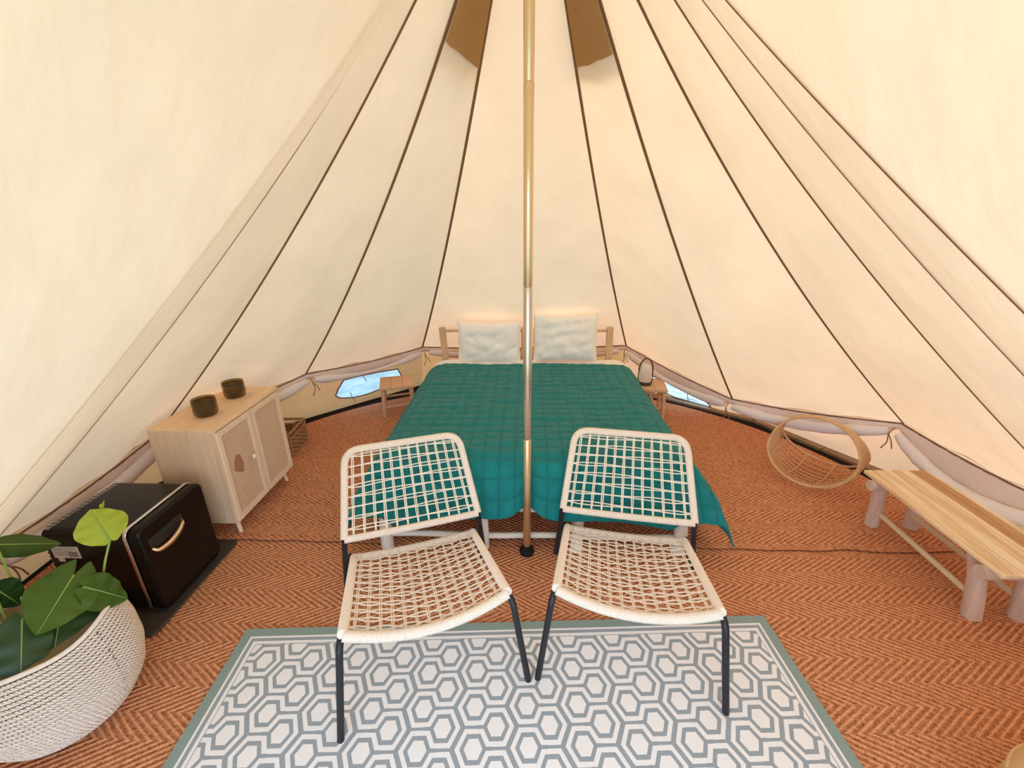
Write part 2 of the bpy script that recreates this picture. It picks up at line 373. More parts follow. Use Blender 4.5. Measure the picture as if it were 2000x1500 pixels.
MB().grid(16, 44, side_fn(6, 1)).build('door_panel', 'canvas', ceil)
MB().grid(12, 14, lambda u, v: door_pt(-1, .62+.38*v).lerp(door_pt(1, .62+.38*v), u)).build('porch_panel', 'canvas', ceil)
for k in ks:   # felled seams: narrow bands just inside the cloth
    def fn(u, v, k=k):
        p = seam_pt(k, v*.995); a = SE[k][0]; tan = Vector((cos(a), -sin(a), 0)); inn = Vector((-sin(a), -cos(a), -.5)).normalized()
        return p + tan*(u-.5)*.017 + inn*(.006-.002*abs(u-.5)*2)
    if k in (-4, -5):
        def fn(u, v, k=k, wd=.006 if k == -4 else .05):
            p = seam_pt(k, v*.995); a = SE[k][0]; tan = Vector((cos(a), -sin(a), 0)); inn = Vector((-sin(a), -cos(a), -.5)).normalized()
            return p + tan*(u-.5)*wd + inn*(.008-.002*abs(u-.5)*2)
    if k == -5:
        for off in (-.026, .026):
            MB().grid(1, 60, lambda u, v, off=off: fn(.5+(off+(u-.5)*.005)/.05, v)+Vector((0, 0, -.003))).build('seam', 'seam_pale', ceil)
    else: MB().grid(2, 60, fn).build('seam', 'seam', ceil)
# vent hoods outside the cloth, either side of the back panel
for a, b in ((-2, -1), (1, 2)):
    def fn(u, v, a=a, b=b):
        tt = .715+v*.26; p = seam_pt(a, tt).lerp(seam_pt(b, tt), u); out = Vector((p.x, p.y, .5)).normalized()
        return p + out*(.028*(1-v)+.006+.012*sin(pi*u))+Vector((0, 0, .012*sin(u*9)*(1-v)))
    MB().grid(8, 10, fn).build('vent_hood', 'vent_cloth', ceil)
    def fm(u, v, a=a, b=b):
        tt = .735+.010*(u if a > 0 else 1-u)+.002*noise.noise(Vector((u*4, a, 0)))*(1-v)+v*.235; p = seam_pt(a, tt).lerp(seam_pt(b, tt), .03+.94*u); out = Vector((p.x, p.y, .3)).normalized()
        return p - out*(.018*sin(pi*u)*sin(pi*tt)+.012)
    MB().grid(8, 10, fm).build('vent_mesh_shade', 'vent_mesh_shade', ceil)
MB().lathe([(.0, .05), (.05, .04), (.09, -.03), (.10, -.10)], 16, (0, 0, H)).build('apex_cap', 'vent_cloth', ceil)

# walls
def wpt(a, b, u, v):
    e = eave(a).lerp(eave(b), u); f = foot(a).lerp(foot(b), u); return e.lerp(f, v)
WIN = {(-2, -1): [(.258, .642), (.268, .498), (.299, .33), (.42, .33), (.545, .345), (.757, .395), (.796, .575), (.797, .80), (.617, .79), (.505, .82), (.403, .806), (.30, .73)],
       (1, 2): [(.245, .49), (.37, .48), (.562, .52), (.67, .70), (.70, .90), (.68, .945), (.56, .94), (.42, .925), (.305, .83), (.25, .68)]}
wall_of = {(-5, -4): 'wall_left', (-4, -3): 'wall_left', (-3, -2): 'wall_left', (-2, -1): 'wall_left', (-1, 1): 'wall_back', (1, 2): 'wall_right', (2, 3): 'wall_right', (3, 4): 'wall_right', (4, 5): 'wall_right', (5, 6): 'wall_right'}
walls = {n: struct(n, l) for n, l in (('wall_left', 'low tan canvas wall on the left under a rolled net'), ('wall_back', 'low canvas wall behind the bed'), ('wall_right', 'low cream canvas wall on the right under a rolled net'))}
wi = 0
for a, b in zip(ks, ks[1:]):
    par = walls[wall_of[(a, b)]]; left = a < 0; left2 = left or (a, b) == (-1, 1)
    mat = 'canvas_brown' if left2 else 'canvas'
    if (a, b) in WIN:
        hole = WIN[(a, b)]
        outer = [(i/12, 0) for i in range(12)]+[(1, j/4) for j in range(4)]+[(1-i/12, 1) for i in range(12)]+[(0, 1-j/4) for j in range(4)]
        loops = [[Vector((*p, 0)) for p in outer], [Vector((*p, 0)) for p in reversed(hole)]]
        tri = tessellate_polygon(loops); allp = outer+list(reversed(hole))
        mb = MB().add([wpt(a, b, *p) for p in allp], [tuple(t_) for t_ in tri]); mb.build('wall_panel', mat, par, smooth=False)
        wi += 1; w = struct('window_%d' % wi, 'half moon window in the low %s wall, bright with daylight' % ('left' if left else 'right'))
        ctr = Vector((sum(p[0] for p in hole)/len(hole), sum(p[1] for p in hole)/len(hole), 0))
        out = Vector((ctr.x, ctr.y, 0)); n0 = wpt(a, b, ctr.x, ctr.y); outv = Vector((n0.x, n0.y, 0)).normalized()
        pts = [wpt(a, b, *p)+outv*.008 for p in hole]; cc = n0+outv*.008
        nn = len(pts); MB().add([cc]+pts, [(0, 1+i, 1+(i+1) % nn) for i in range(nn)]).build('pane', 'pane', w, smooth=False)
        MB().tube([wpt(a, b, *p)-outv*.004 for p in hole], .006, 6, closed=True).build('window_frame', 'hem', w)
        # little tie tapes in front of the sheeting
        for uu, vv in ((.42, .2), (.36, .62)) if left else ((.52, .25), (.56, .62)):
            q = wpt(a, b, uu, vv)-outv*.03
            MB().tube(fillet([q, q+Vector((.01, .0, -.05)), q+Vector((.035, .01, -.10))], .03), .003, 5).build('tie_tape', 'hem', w)
    else:
        def fn(u, v, a=a, b=b):
            p = wpt(a, b, u, v); o_ = Vector((p.x, p.y, 0)).normalized()
            return p + o_*(sin(pi*u)*.014*sin(pi*v)*sin(u*13+a*2)+.016*sin(pi*u)*noise.noise(Vector((u*6, v*3, a)))*sin(pi*v))
        MB().grid(16, 6, fn).build('wall_panel', mat, par)
    # brown hem along the eave, flat net strip, rolled net tube, tie cords
    def e_in(u, drop=0, inn=.012, a=a, b=b):
        p = wpt(a, b, u, 0)+Vector((0, 0, -drop-.02*sin(pi*u))); o_ = Vector((p.x, p.y, 0)).normalized(); return p-o_*inn
    MB().grid(20, 1, lambda u, v: e_in(u, v*.013-.002, .014)).build('hem', 'hem', par)
    sag = {(-1, 1): .03, (1, 2): .05, (2, 3): .045, (3, 4): .11, (4, 5): .10, (-2, -1): .04, (-3, -2): .03, (-4, -3): .035}.get((a, b), .05)
    MB().grid(22, 4, lambda u, v: e_in(u, .008+v*(.035+sag*sin(pi*u)**.8), .016+.012*sin(pi*v)+.004*sin(u*31+v*3))).build('net_strip', 'net', par)
    pts = [e_in(u_, .045+sag*sin(pi*u_)**.8, .045) for u_ in [i/40*.94+.03 for i in range(41)]]
    if (a, b) == (-2, -1): rr = lambda q: (.012+.028*abs(2*q-1)**1.2)*(.5+.5*min(1, 12*q, 12*(1-q)))
    elif (a, b) == (1, 2): rr = lambda q: (.020+.020*abs(2*q-1)**1.2)*(.5+.5*min(1, 12*q, 12*(1-q)))
    else: rr = lambda q: .036*(.62+.38*min(1, 9*q, 9*(1-q)))*(1+.05*sin(q*40))
    MB().tube(pts, .035, 12, rf=rr, lump=.10, seed=a).build('rolled_net', 'roll', par)
    for k in (b,):
        q = eave(k)*.985+Vector((0, 0, -.05)); inn = -Vector((q.x, q.y, 0)).normalized(); sd_ = Vector((-inn.y, inn.x, 0))
        mb = MB(); q = q+inn*.06
        mb.tube(fillet([q+inn*-.04+Vector((0, 0, .03)), q+Vector((0, 0, .0)), q+Vector((0, 0, -.06))+sd_*.01, q+Vector((0, 0, -.10))-sd_*.012], .03), .0035, 5)
        mb.tube(fillet([q, q+sd_*.03+Vector((0, 0, -.04)), q+sd_*.045+Vector((0, 0, -.085))], .02), .0035, 5)
        mb.lathe([(0, -.006), (.007, 0), (0, .008)], 6, tuple(q+Vector((0, 0, -.105))-sd_*.012))
        mb.build('tie_cord', 'cord', par)

# floor, deck, carpets, outside
fl = struct('floor', 'black groundsheet over the wooden deck round the carpet edge')
disc = [(2.82*cos(2*pi*i/64), 2.82*sin(2*pi*i/64)) for i in range(64)]
MB().sheet(disc, -.04, -.012).build('groundsheet', 'groundsheet', fl, smooth=False)
for a, b in ((1, 2), (2, 3), (3, 4), (4, 5)):   # pale deck boards showing along the right wall
    A, B = foot(a), foot(b); d_ = (B-A).normalized(); inn = Vector((-d_.y, d_.x, 0)); inn = inn if inn.dot(A) < 0 else -inn
    for q0, q1 in ((0, .498), (.502, 1)):
        p0 = A.lerp(B, q0); p1 = A.lerp(B, q1)
        q = [p0+inn*.012, p0+inn*.092, p1+inn*.092, p1+inn*.012]
        vs = [v+Vector((0, 0, -.012)) for v in q]+[v+Vector((0, 0, .024)) for v in q]
        MB().add(vs, [(3, 2, 1, 0), (4, 5, 6, 7), (0, 1, 5, 4), (1, 2, 6, 5), (2, 3, 7, 6), (3, 0, 4, 7)]).build('deck_board', 'deck', fl, smooth=False, bevel=.004)
g = MB().sheet([(60*cos(2*pi*i/32), 60*sin(2*pi*i/32)) for i in range(32)], -.6, -.30).build('ground', 'outside', smooth=False); tag(g, 'pale ground outside the tent', None, None, 'structure')
def carpet(name, label, half):
    R = 2.43; n = 48; y0 = .05; pts = []
    if half > 0: # far side, x from + to -
        a0 = math.asin(y0/R)
        for i in range(n+1):
            a_ = a0+(pi-2*a0)*i/n; rr = R+(.03 if cos(a_) < -.15 else 0)+(.055 if cos(a_) < -.6 and sin(a_) < .42 else 0); pts.append((rr*cos(a_), max(y0, rr*sin(a_))))
        m = 90
        edge = [(pts[-1][0]+(pts[0][0]-pts[-1][0])*i/m) for i in range(1, m)]
        pts += [(x, y0+.006*sin(x*3.1)+.0035*sin(x*23)+(.010*exp(-((x-1.72)/.12)**2)-.010*exp(-((x-1.98)/.12)**2))) for x in edge]
        z0, z1 = -.0005, .008
    else:
        a0 = math.asin((y0+.02)/R)
        for i in range(n+1):
            a_ = a0+(-pi-2*a0)*i/n; rr = R+(.03 if cos(a_) < -.15 else 0)+(.055 if cos(a_) < -.6 and sin(a_) < .42 else 0); pts.append((rr*cos(a_), rr*sin(a_)))
        pts = pts[::-1]; z0, z1 = -.012, -.001
    o = MB().sheet(pts, z0, z1).build(name, 'coir', smooth=False)
    if half > 0: MB().tube([(x, y-.001, .0035) for x, y in pts[n+1:]], .0034, 6).build('edge_binding', 'binding', o)
    return tag(o, label, 'carpet')
carpet('coir_carpet', 'orange herringbone coir carpet at the back, under the bed and baskets', 1)
carpet('coir_carpet', 'orange herringbone coir carpet in front, under the patterned rug', -1)

# rug
rz = radians(3.32)
rug = MB()
# local frame: x along the far edge, y towards the camera
def rugfn(u, v): return (u*2.295, v*1.62, .006+.0015*sin(u*17)*sin(v*9))
rug.grid(40, 28, rugfn, thick=-.0)
vs_, fs_ = rug.v, rug.f
mbr = MB(); mbr.grid(40, 28, lambda u, v: rugfn(u, v), thick=-.005)
ro = mbr.build('patterned_rug', 'rug'); ro.matrix_world = Matrix.Translation((-1.228, -.515, .0)) @ Matrix.Rotation(rz, 4, 'Z') @ Matrix.Diagonal((1, -1, 1, 1))
ro.data.flip_normals()
tag(ro, 'cream and grey-blue rug with a hexagon pattern under the chairs', 'rug')

# ------------------------------------------------------------------ centre pole
pl = thing('centre_pole', 'slim brassy steel tent pole standing in front of the bed', 'pole')
MB().lathe([(.0, .0), (.038, .0), (.040, .012), (.034, .026), (.024, .030), (.022, .05), (0, .05)], 24).build('rubber_foot', 'groundsheet', pl)
for z0, z1, m in ((.03, .688, 'pole'), (.688, 1.414, 'pole_low'), (1.414, 2.152, 'pole'), (2.152, 2.97, 'pole')):
    MB().lathe([(.0185, z0), (.0200, z0+.003), (.0200, z1-.004), (.0178, z1)], 24).build('pole_section', m, pl)

# ------------------------------------------------------------------ bed
BX = .02
bed = thing('log_bed', 'log bed frame, coloured pale as if daylit, under the teal quilt', 'bed')
for x, r in ((-.765, .034), (.814, .036), (.269, .033)):
    MB().tube([(x, .03, 0), (x, .03, .1), (x, .05, .2), (x, .075, .26)], r, 14, lump=.1, seed=x).build('leg', 'lit_log', bed)
MB().tube([(-.222, .035, 0), (-.228, .035, .12), (-.240, .07, .25)], .024, 12, rf=lambda q: .017+.012*q).build('leg', 'lit_log', bed)
for x in (-.76, .80):
    MB().tube([(x, 1.0, 0), (x, 1.0, .28)], .034, 12, lump=.1).build('leg', 'lit_log', bed)
MB().tube([(-.80+i*.082, (.075+.004*sin(i)), .232+.006*sin(i*.8)) for i in range(21)], .026, 12, lump=.12).build('front_rail', 'lit_log', bed)
MB().tube([(-.76+i*.0787, .047, .074+.004*sin(i*.7)) for i in range(21)], .017, 10, lump=.12).build('lower_rail', 'lit_log', bed)
for x in (-.765, .80): MB().tube([(x, .05+i*.185, .262) for i in range(11)], .026, 10, lump=.1).build('side_rail', 'lit_log', bed)
for i in range(12): MB().box(-.76, .80, .12+i*.15, .20+i*.15, .268, .286).build('slat', 'log', bed, smooth=False)
for x0, x1, r in ((-.745, -.757, .030), (.722, .718, .031), (-.035, -.035, .024), (.075, .075, .024)):
    MB().tube([(x0, 1.90, 0), (x0, 1.90, .3), (x0, 1.90, .55), (x1, 1.90, .775)], r, 14, lump=.07, seed=x0).build('headboard_post', 'log', bed)
for z, r in ((.745, .013), (.565, .014), (.30, .02)):
    for xa, xb in ((-.75, -.035), (.075, .72)):
        MB().tube([(xa+(xb-xa)*i/8, 1.90, z+.003*sin(i)) for i in range(9)], r, 10, lump=.1).build('headboard_rail', 'log', bed)
MB().box(-.035, .075, 1.888, 1.912, .36, .60).build('headboard_panel', 'log', bed, smooth=False)
mt = MB().grid(20, 30, lambda u, v: (BX-.78+1.56*u, .14+v*1.72, .47-.02*(abs(2*u-1)**10+abs(2*v-1)**10)), thick=.17).build('mattress', 'sheet', bevel=.02)
tag(mt, 'white mattress on the log bed below the quilt', 'mattress')
SX = [(0, 0), (.06, .010), (.11, .035), (.16, .10), (.20, .17), (.225, .26), (.24, .33), (.25, .37)]   # out, down
def prof(pf, s):
    s = max(0, min(1, s))*(len(pf)-1); i = min(int(s), len(pf)-2); q = s-i
    return pf[i][0]*(1-q)+pf[i+1][0]*q, pf[i][1]*(1-q)+pf[i+1][1]*q
SF = [(0, 0), (.05, .008), (.10, .03), (.145, .075), (.175, .13), (.20, .19), (.22, .24), (.24, .29)]
XF = .73; YF = .24; YH = 1.70
def quilt_fn(u, v):
    L = XF+.46; s = (u*2-1)*L; side = 1 if s >= 0 else -1; a = abs(s)
    ds_o, ds_d = (0, 0) if a <= XF else prof(SX, (a-XF)/.46)
    T = (YH-YF)+.33; tt = v*T
    if tt < .33: df_o, df_d = prof(SF, 1-tt/.33); y = YF-df_o
    else: df_o = df_d = 0; y = YF+(tt-.33)
    D = (ds_d**3.2+df_d**3.2)**(1/3.2)
    x = BX+side*(min(a, XF)+ds_o)
    if df_d > 0 and ds_d > 0: x += side*.05*df_d/.29; y -= .04*ds_d/.37*df_d/.29
    z = .502-D
    if df_d > 0 and ds_d == 0: z -= .05*(a/XF)**3*(df_d/.29)-.05*exp(-(x/.09)**2)*df_d/.29
    head = (v > .985)
    # puffed stitched squares
    gx = abs(sin(pi*(s+.02*sin(tt*5))/.085)); gy = abs(sin(pi*(tt+.012*sin(s*6))/.085))
    puff = .0085*min(1, (gx*gy)**.45)
    wr = noise.noise(Vector((s*4, tt*9, 1.3)))*.010+noise.noise(Vector((s*12, tt*17, 4.3)))*.005
    x += (.032 if side > 0 else .03)*exp(-(tt/.40)**2)*ds_d/.37
    fold = .018*sin(s*9+1)*(ds_d+df_d)/.4 if (ds_d+df_d) > .1 else 0
    pole = .055*exp(-((x)/.045)**2)*(df_d/.29)
    up = puff+wr
    nx = side*min(1, ds_d/.12); ny = -min(1, df_d/.12); nz = 1-min(.8, D/.12*.8)
    N = Vector((nx, ny, nz)).normalized()
    p = Vector((x, y+pole, max(.035, z)))+N*(up+fold*.6)
    if a > XF and tt > 1.55: p.z -= .0
    p.z = max(.03, p.z)
    return p
q = MB().grid(230, 200, quilt_fn, thick=.008).build('quilt', 'quilt')
uvl = q.data.uv_layers.new(name='cloth'); nv_ = 231*201
for lp in q.data.loops:
    vi = lp.vertex_index % nv_; uvl.data[lp.index].uv = ((vi % 231)/230*2*(XF+.46), (vi//231)/200*((YH-YF)+.33))
tag(q, 'teal green stitched quilt spread over the bed', 'quilt')
def duvet_fn(u, v):
    L = XF+.40; s = (u*2-1)*L; side = 1 if s >= 0 else -1; a = abs(s); o_, d_ = (0, 0) if a <= XF else prof(SX, (a-XF)/.46)
    y = 1.64+v*.20
    return Vector((BX+side*(min(a, XF)+o_*.96), y, max(.05, (.482+.016*v-d_*1.0+.012*sin(pi*v)**.5)+.004*noise.noise(Vector((s*6, v*4, 2))))))
tag(MB().grid(60, 12, duvet_fn, thick=.02).build('folded_sheet', 'sheet'), 'white sheet folded back over the head end of the quilt', 'sheet')
def pillow(loc, w, h, th, tilt, rot, label, seed):
    def fn(side):
        def f(u, v):
            a = u*2-1; b = v*2-1
            e = max(0, (1-a**6)*(1-b**6))**.5; pinch = 1-.06*(1-abs(a)**2)*(b*b)-.0
            x = a*w/2*(1-.05*(1-b*b)*0)*(1+.04*abs(b)**3); z = b*h/2*(1-.05*(1-a*a)+.03*abs(a)**3)
            cr = noise.noise(Vector((a*1.5+b*1.6+seed, (a-b)*2.4, seed)))*.020+noise.noise(Vector((a*5+seed, b*4, seed)))*.008
            return (x, side*(th/2*e*(.85+.15*cos(a*1.5))+cr*e), z)
        return f
    mb = MB(); mb.grid(36, 30, fn(-1)); mb.grid(36, 30, fn(1))
    o = mb.build('pillow', 'pillow', sub=1)
    o.location = loc; o.rotation_euler = (tilt, 0, rot)
    return tag(o, label, 'pillow', 'pillows against the headboard')
pillow((-.335, 1.79, .672), .53, .355, .12, -.14, .0, 'cream pillow on the left half of the bed, the flatter and lower one', 1.3)
pillow((.322, 1.785, .71), .53, .40, .13, -.14, -.01, 'cream pillow on the right half of the bed, the taller crumpled one', 5.1)

# ------------------------------------------------------------------ rope lounge chairs
CH = dict(uf=.343, us=.288, ub=.312, ut=.278, vsf=.078, wsf=.387, vsr=.693, wsr=.181, vrf=.688, vbb=.658, wbb=.317, vbt=.92, wbt=.63)
def make_chair():
    c = CH; root = thing('rope_chair', '', 'chair')
    rt = .0125; rw = .0185
    for s in (-1, 1):
        MB().tube(fillet([(s*c['uf'], 0, .0), (s*(c['us']+.012), c['vsf']-.02, c['wsf']-.02), (s*c['us'], c['vsf']+.06, c['wsf']-.02)], .07, 8), rt, 12).build('front_leg', 'black_metal', root)
        MB().tube(fillet([(s*c['ub'], c['vbb']+.02, c['wbb']+.02), (s*(c['uf']-.002), c['vrf']-.012, .02), (s*(c['uf']-.004), c['vrf']+.0, .013), (s*(c['uf']-.016), c['vrf']+.018, .02), (s*(c['us']+.028), c['vsr']+.075, c['wsr']-.035), (s*c['us'], c['vsr']-.01, c['wsr']+.003)], [0, .012, .01, .012, .05, 0], 6), rt, 12).build('rear_leg', 'black_metal', root)
    def S_(a, b):  # seat surface a in [-1,1], b 0 front .. 1 rear
        x = a*c['us']; y = c['vsf']+(c['vsr']-c['vsf'])*b; z = c['wsf']+(c['wsr']-c['wsf'])*b
        bow = (1-a*a)
        return Vector((x, y-.02*bow*(1-b), z-.050*bow*(1-b)-.012*bow*b-.020*bow*sin(pi*b)))
    def B_(a, b):  # back surface b 0 bottom .. 1 top
        w = c['ub']+(c['ut']-c['ub'])*b; y = c['vbb']+(c['vbt']-c['vbb'])*b; z = c['wbb']+(c['wbt']-c['wbb'])*b
        bow = (1-a*a)
        return Vector((a*w, y+.030*bow*(.35+.65*sin(pi*b)), z-.012*bow*(1-b)-.02*bow*sin(pi*b)*.3))
    mb = MB()
    for s in (-1, 1): wrap(mb, [S_(s, 0), S_(s, 1)], rw)
    for b in (0, 1): wrap(mb, [S_(-1+2*i/16, b)+Vector((0, 0, -.004)) for i in range(17)], rw*(.98 if b else 1.1))
    mb.build('seat_frame', 'rope_wrap', root)
    mb = MB()
    wrap(mb, fillet([B_(-1, 0)]+[B_(-1, 1.0)]+[B_(1, 1.0)]+[B_(1, 0)], .075, 10), rw)
    wrap(mb, [B_(-1+2*i/12, 0) for i in range(13)], rw*.95)
    mb.build('back_frame', 'rope_wrap', root)
    def weave(F, nc, nr, na):
        mb = MB(); N = 26; r = .0029
        for j in range(nc):   # strands running bar to bar, in pairs
            a0 = -1+2*(j+.8)/(nc+.6)
            for s in (-1, 1):
                P = []
                for i in range(N+1):
                    b = i/N; sp = .0038/.3*min(1, 7*b, 7*(1-b))
                    k = math.floor(b*(nr+1)); wv = .003*(1 if (k+j) % 2 else -1)*abs(sin(b*(nr+1)*pi))
                    P.append(F(a0+s*sp+.006*noise.noise(Vector((j, b*3, s))), b)+Vector((0, 0, wv)))
                mb.tube(P, r, 5, caps=False)
        for j in range(nr):   # cross strands leave the bar together, part and cross again
            b0 = (j+.8)/(nr+.6)
            for s in (-1, 1):
                P = []
                for i in range(N*2+1):
                    u = i/(2*N); a = -1+2*u; ph = j*1.7
                    ed = min(1, 9*u, 9*(1-u))
                    sp = (.021*sin(u*pi*6.5+ph) if na else .010+.009*sin(u*pi*2.6+ph))*ed
                    P.append(F(a, min(.985, max(.015, b0+s*sp+.004*noise.noise(Vector((u*5, j, 1))))))+Vector((0, 0, .004)))
                mb.tube(P, r, 5, caps=False)
        return mb
    weave(S_, 13, 11, True).build('seat_weave', 'rope', root)
    weave(B_, 12, 8, False).build('back_weave', 'rope', root)
    return root
ch = make_chair(); ch.location = (-.3159, -.8226, .009); ch.rotation_euler = (0, 0, .34036)
tag(ch, 'low rope-woven chair left of the tent pole, angled towards the left side', 'chair', 'rope chairs at the foot of the bed')
c2 = copy_tree(ch); c2.location = (.3828, -.7541, .009); c2.rotation_euler = (0, 0, -.15956)
tag(c2, 'low rope-woven chair right of the tent pole, angled the other way', 'chair', 'rope chairs at the foot of the bed')

# ------------------------------------------------------------------ cane cabinet
cb = thing('cane_cabinet', 'small pale oak cabinet with two cane doors and splayed legs', 'cabinet', (-1.61, .382, 0), 0)
Wc, Dc, zb, zt = .62, .354, .10, .68      # front faces +x
y0, y1 = -Wc/2, Wc/2
MB().box(-Dc, -.004, y0, y0+.016, zb, zt-.016).build('side_panel', 'oak', cb, smooth=False, bevel=.001)
MB().box(-Dc, -.004, y1-.016, y1, zb, zt-.016).build('side_panel', 'oak', cb, smooth=False, bevel=.001)
MB().box(-Dc, 0, y0, y1, zt-.016, zt).build('top_panel', 'oak_top', cb, smooth=False, bevel=.0015)
MB().box(-Dc, -.02, y0+.016, y1-.016, zb, zb+.016).build('bottom_panel', 'oak', cb, smooth=False)
MB().box(-Dc, -Dc+.006, y0+.016, y1-.016, zb+.016, zt-.016).build('back_panel', 'oak', cb, smooth=False)
for sx in (-.055, -Dc+.05):
    for sy in (y0+.06, y1-.06):
        o_ = .018 if sx > -.2 else -.018; oy = .012*(1 if sy > 0 else -1)
        MB().tube([(sx+o_, sy+oy, 0), (sx, sy, zb)], .012, 12, rf=lambda q: .010+.004*q).build('leg', 'oak_frame', cb)
for side, (ya, yb) in enumerate(((y0+.012, -.003), (.003, y1-.012))):
    d = MB(); fw_ = .030; za, zc = zb+.006, zt-.022
    for (p, q_, r_, s_) in ((ya, yb, za, za+fw_), (ya, yb, zc-fw_, zc), (ya, ya+fw_, za+fw_, zc-fw_), (yb-fw_, yb, za+fw_, zc-fw_)): d.box(-.014, .004, p, q_, r_, s_)
    door = d.build('door', 'oak_frame', cb, smooth=False, bevel=.0012)
    w = MB(); pa, pb, pz, pw = ya+fw_, yb-fw_, za+fw_, zc-fw_
    ny = 19; nz = 38
    for i in range(ny): yy = pa+(pb-pa)*(i+.5)/ny; w.box(-.006, -.003, yy-.0023, yy+.0023, pz, pw)
    for i in range(nz): zz = pz+(pw-pz)*(i+.5)/nz; w.box(-.0045, -.0018, pa, pb, zz-.0023, zz+.0023)
    w.build('cane_webbing', 'cane', door, smooth=False)
    MB().box(-.011, -.009, pa, pb, pz, pw).build('cane_backing', 'cane_back', door, smooth=False)
    if side == 0:
        hx = [(.5, .1), (.85, .0), (1, .45), (.8, .95), (.4, 1), (.1, .7), (.0, .35)]
        pts = [(pa+(pb-pa)*(.16+.34*a), pz+(pw-pz)*(.43+.25*b)) for a, b in hx]; n = len(pts)
        MB().add([(-.001, a, b) for a, b in pts]+[(-.003, a, b) for a, b in pts], [tuple(range(n)), tuple(range(2*n-1, n-1, -1))]+[(i, n+i, n+(i+1) % n, (i+1) % n) for i in range(n)]).build('brown_patch', 'cane_patch', door, smooth=False)
        k = MB().lathe([(0, .022), (.010, .021), (.016, .014), (.015, .008), (.006, .004), (.005, 0)], 20).build('knob', 'knob', door); k.rotation_euler = (0, pi/2, 0); k.location = (.004, -.074, .395)
def cup(x, y, label):
    h, r = .098, .058; seg = 56
    out = [(0, 0), (.026, 0), (r*.86, .005), (r*.97, .016), (r, .030), (r, h-.012)]
    inn = [(r-.006, h-.012), (r-.008, .036), (r-.014, .022), (r*.5, .012), (0, .012)]
    t_ = thing('glass_tumbler', label, 'glass', (x, y, .6805), 0, 'smoked tumblers on the cabinet')
    mb = MB(); mb.lathe(out, seg, fl=.018); mb.lathe([(r, h-.012), (r, h), (r-.005, h), (r-.006, h-.012)], seg); mb.lathe(inn, seg, fl=-.0)
    mb.build('bowl', 'smoked', t_)
cup(-1.772, .262, 'ribbed smoked brown glass tumbler nearer the black fridge')
cup(-1.778, .528, 'ribbed smoked brown glass tumbler farther back on the cabinet')

# ------------------------------------------------------------------ mini fridge on a tray
fr = thing('mini_fridge', 'glossy black retro mini fridge beside the cane cabinet', 'fridge', (-1.640, -.253, .012))
def rbox(x0, x1, y0, y1, z0, z1, r, n=5):
    pts = []
    for cx, cy, a0 in ((y1-r, z1-r, 0), (y0+r, z1-r, pi/2), (y0+r, z0+r, pi), (y1-r, z0+r, 3*pi/2)):
        for i in range(n+1): a = a0+pi/2*i/n; pts.append((cx+r*cos(a), cy+r*sin(a)))
    n_ = len(pts); vs = [(x0, a, b) for a, b in pts]+[(x1, a, b) for a, b in pts]
    return MB().add(vs, [tuple(range(n_-1, -1, -1)), tuple(range(n_, 2*n_))]+[(i, (i+1) % n_, n_+(i+1) % n_, n_+i) for i in range(n_)])
rbox(-.43, -.062, -.195, .195, .012, .452, .035).build('body', 'gloss_black', fr, bevel=.006)
rbox(-.052, .0, -.197, .197, .010, .455, .038).build('door', 'gloss_black', fr, bevel=.012)
rbox(-.066, -.0515, -.2005, .2005, .010, .458, .038).build('chrome_trim', 'chrome', fr, bevel=.002)
hd = MB(); hp = [(.006, -.16, .34), (.020, -.150, .322), (.034, -.10, .322), (.036, -.04, .338), (.022, .005, .352), (.004, .020, .358)]
hd.tube(fillet(hp, .03, 6), .010, 10, rf=lambda q: .0065+.006*sin(pi*q)); hd.build('handle', 'gold', fr)
plate = MB().box(.0, .003, -.165, .03, .325, .385).build('handle_plate', 'matt_black', fr, smooth=False, bevel=.001)
sl = MB()
for i in range(17):
    for j in range(2): sl.box(-.425+.0, -.395+.0, -.18+i*.0215+j*.009, -.177+i*.0215+j*.009, .4520, .4535)
sl.build('vent_slots', 'chrome', fr, smooth=False); fr.children[-1]['kind'] = 'stuff'
lb = MB().box(-.405, -.285, -.1972, -.1955, .315, .375).build('rating_label', 'paper', fr, smooth=False)
ink = MB()
for i in range(4): ink.box(-.398, -.398+.10-.02*(i % 2), -.1976, -.1971, .364-i*.011, .3675-i*.011)
ink.box(-.335, -.295, -.1977, -.1971, .322, .350); ink.build('label_print', 'ink', lb, smooth=False)
lb2 = MB().box(-.392, -.365, -.1970, -.1955, .295, .315).build('small_label', 'paper', fr, smooth=False)
gr = MB()
for i in range(14): gr.box(-.428, -.412, -.1965, -.1945, .05+i*.022, .058+i*.022)
gr.build('side_grille', 'matt_black', fr, smooth=False); fr.children[-1]['kind'] = 'stuff'
for sx in (-.38, -.05):
    for sy in (-.15, .15): MB().lathe([(.014, -.002), (.014, .014)], 12, (sx, sy, 0)).build('foot', 'matt_black', fr)
tr_ = thing('floor_tray', 'dark ribbed plastic tray under the black mini fridge', 'tray', (-1.86, -.258, .002))
rb = [];
for cx, cy, a0 in ((.215, .27, 0), (-.20, .27, pi/2), (-.20, -.27, pi), (.215, -.27, 3*pi/2)):
    for i in range(5): a = a0+pi/2*i/4; rb.append((cx+.03*cos(a), cy+.03*sin(a)))
MB().sheet(rb, 0, .006).build('tray_base', 'tray', tr_, smooth=False)
MB().tube([(a, b, .007) for a, b in rb], .006, 6, closed=True).build('tray_rim', 'tray', tr_)
for i in range(12):
    MB().box(-.20, .215, -.262+i*.045, -.225+i*.045, .006, .009).build('tray_rib', 'tray', tr_, smooth=False)

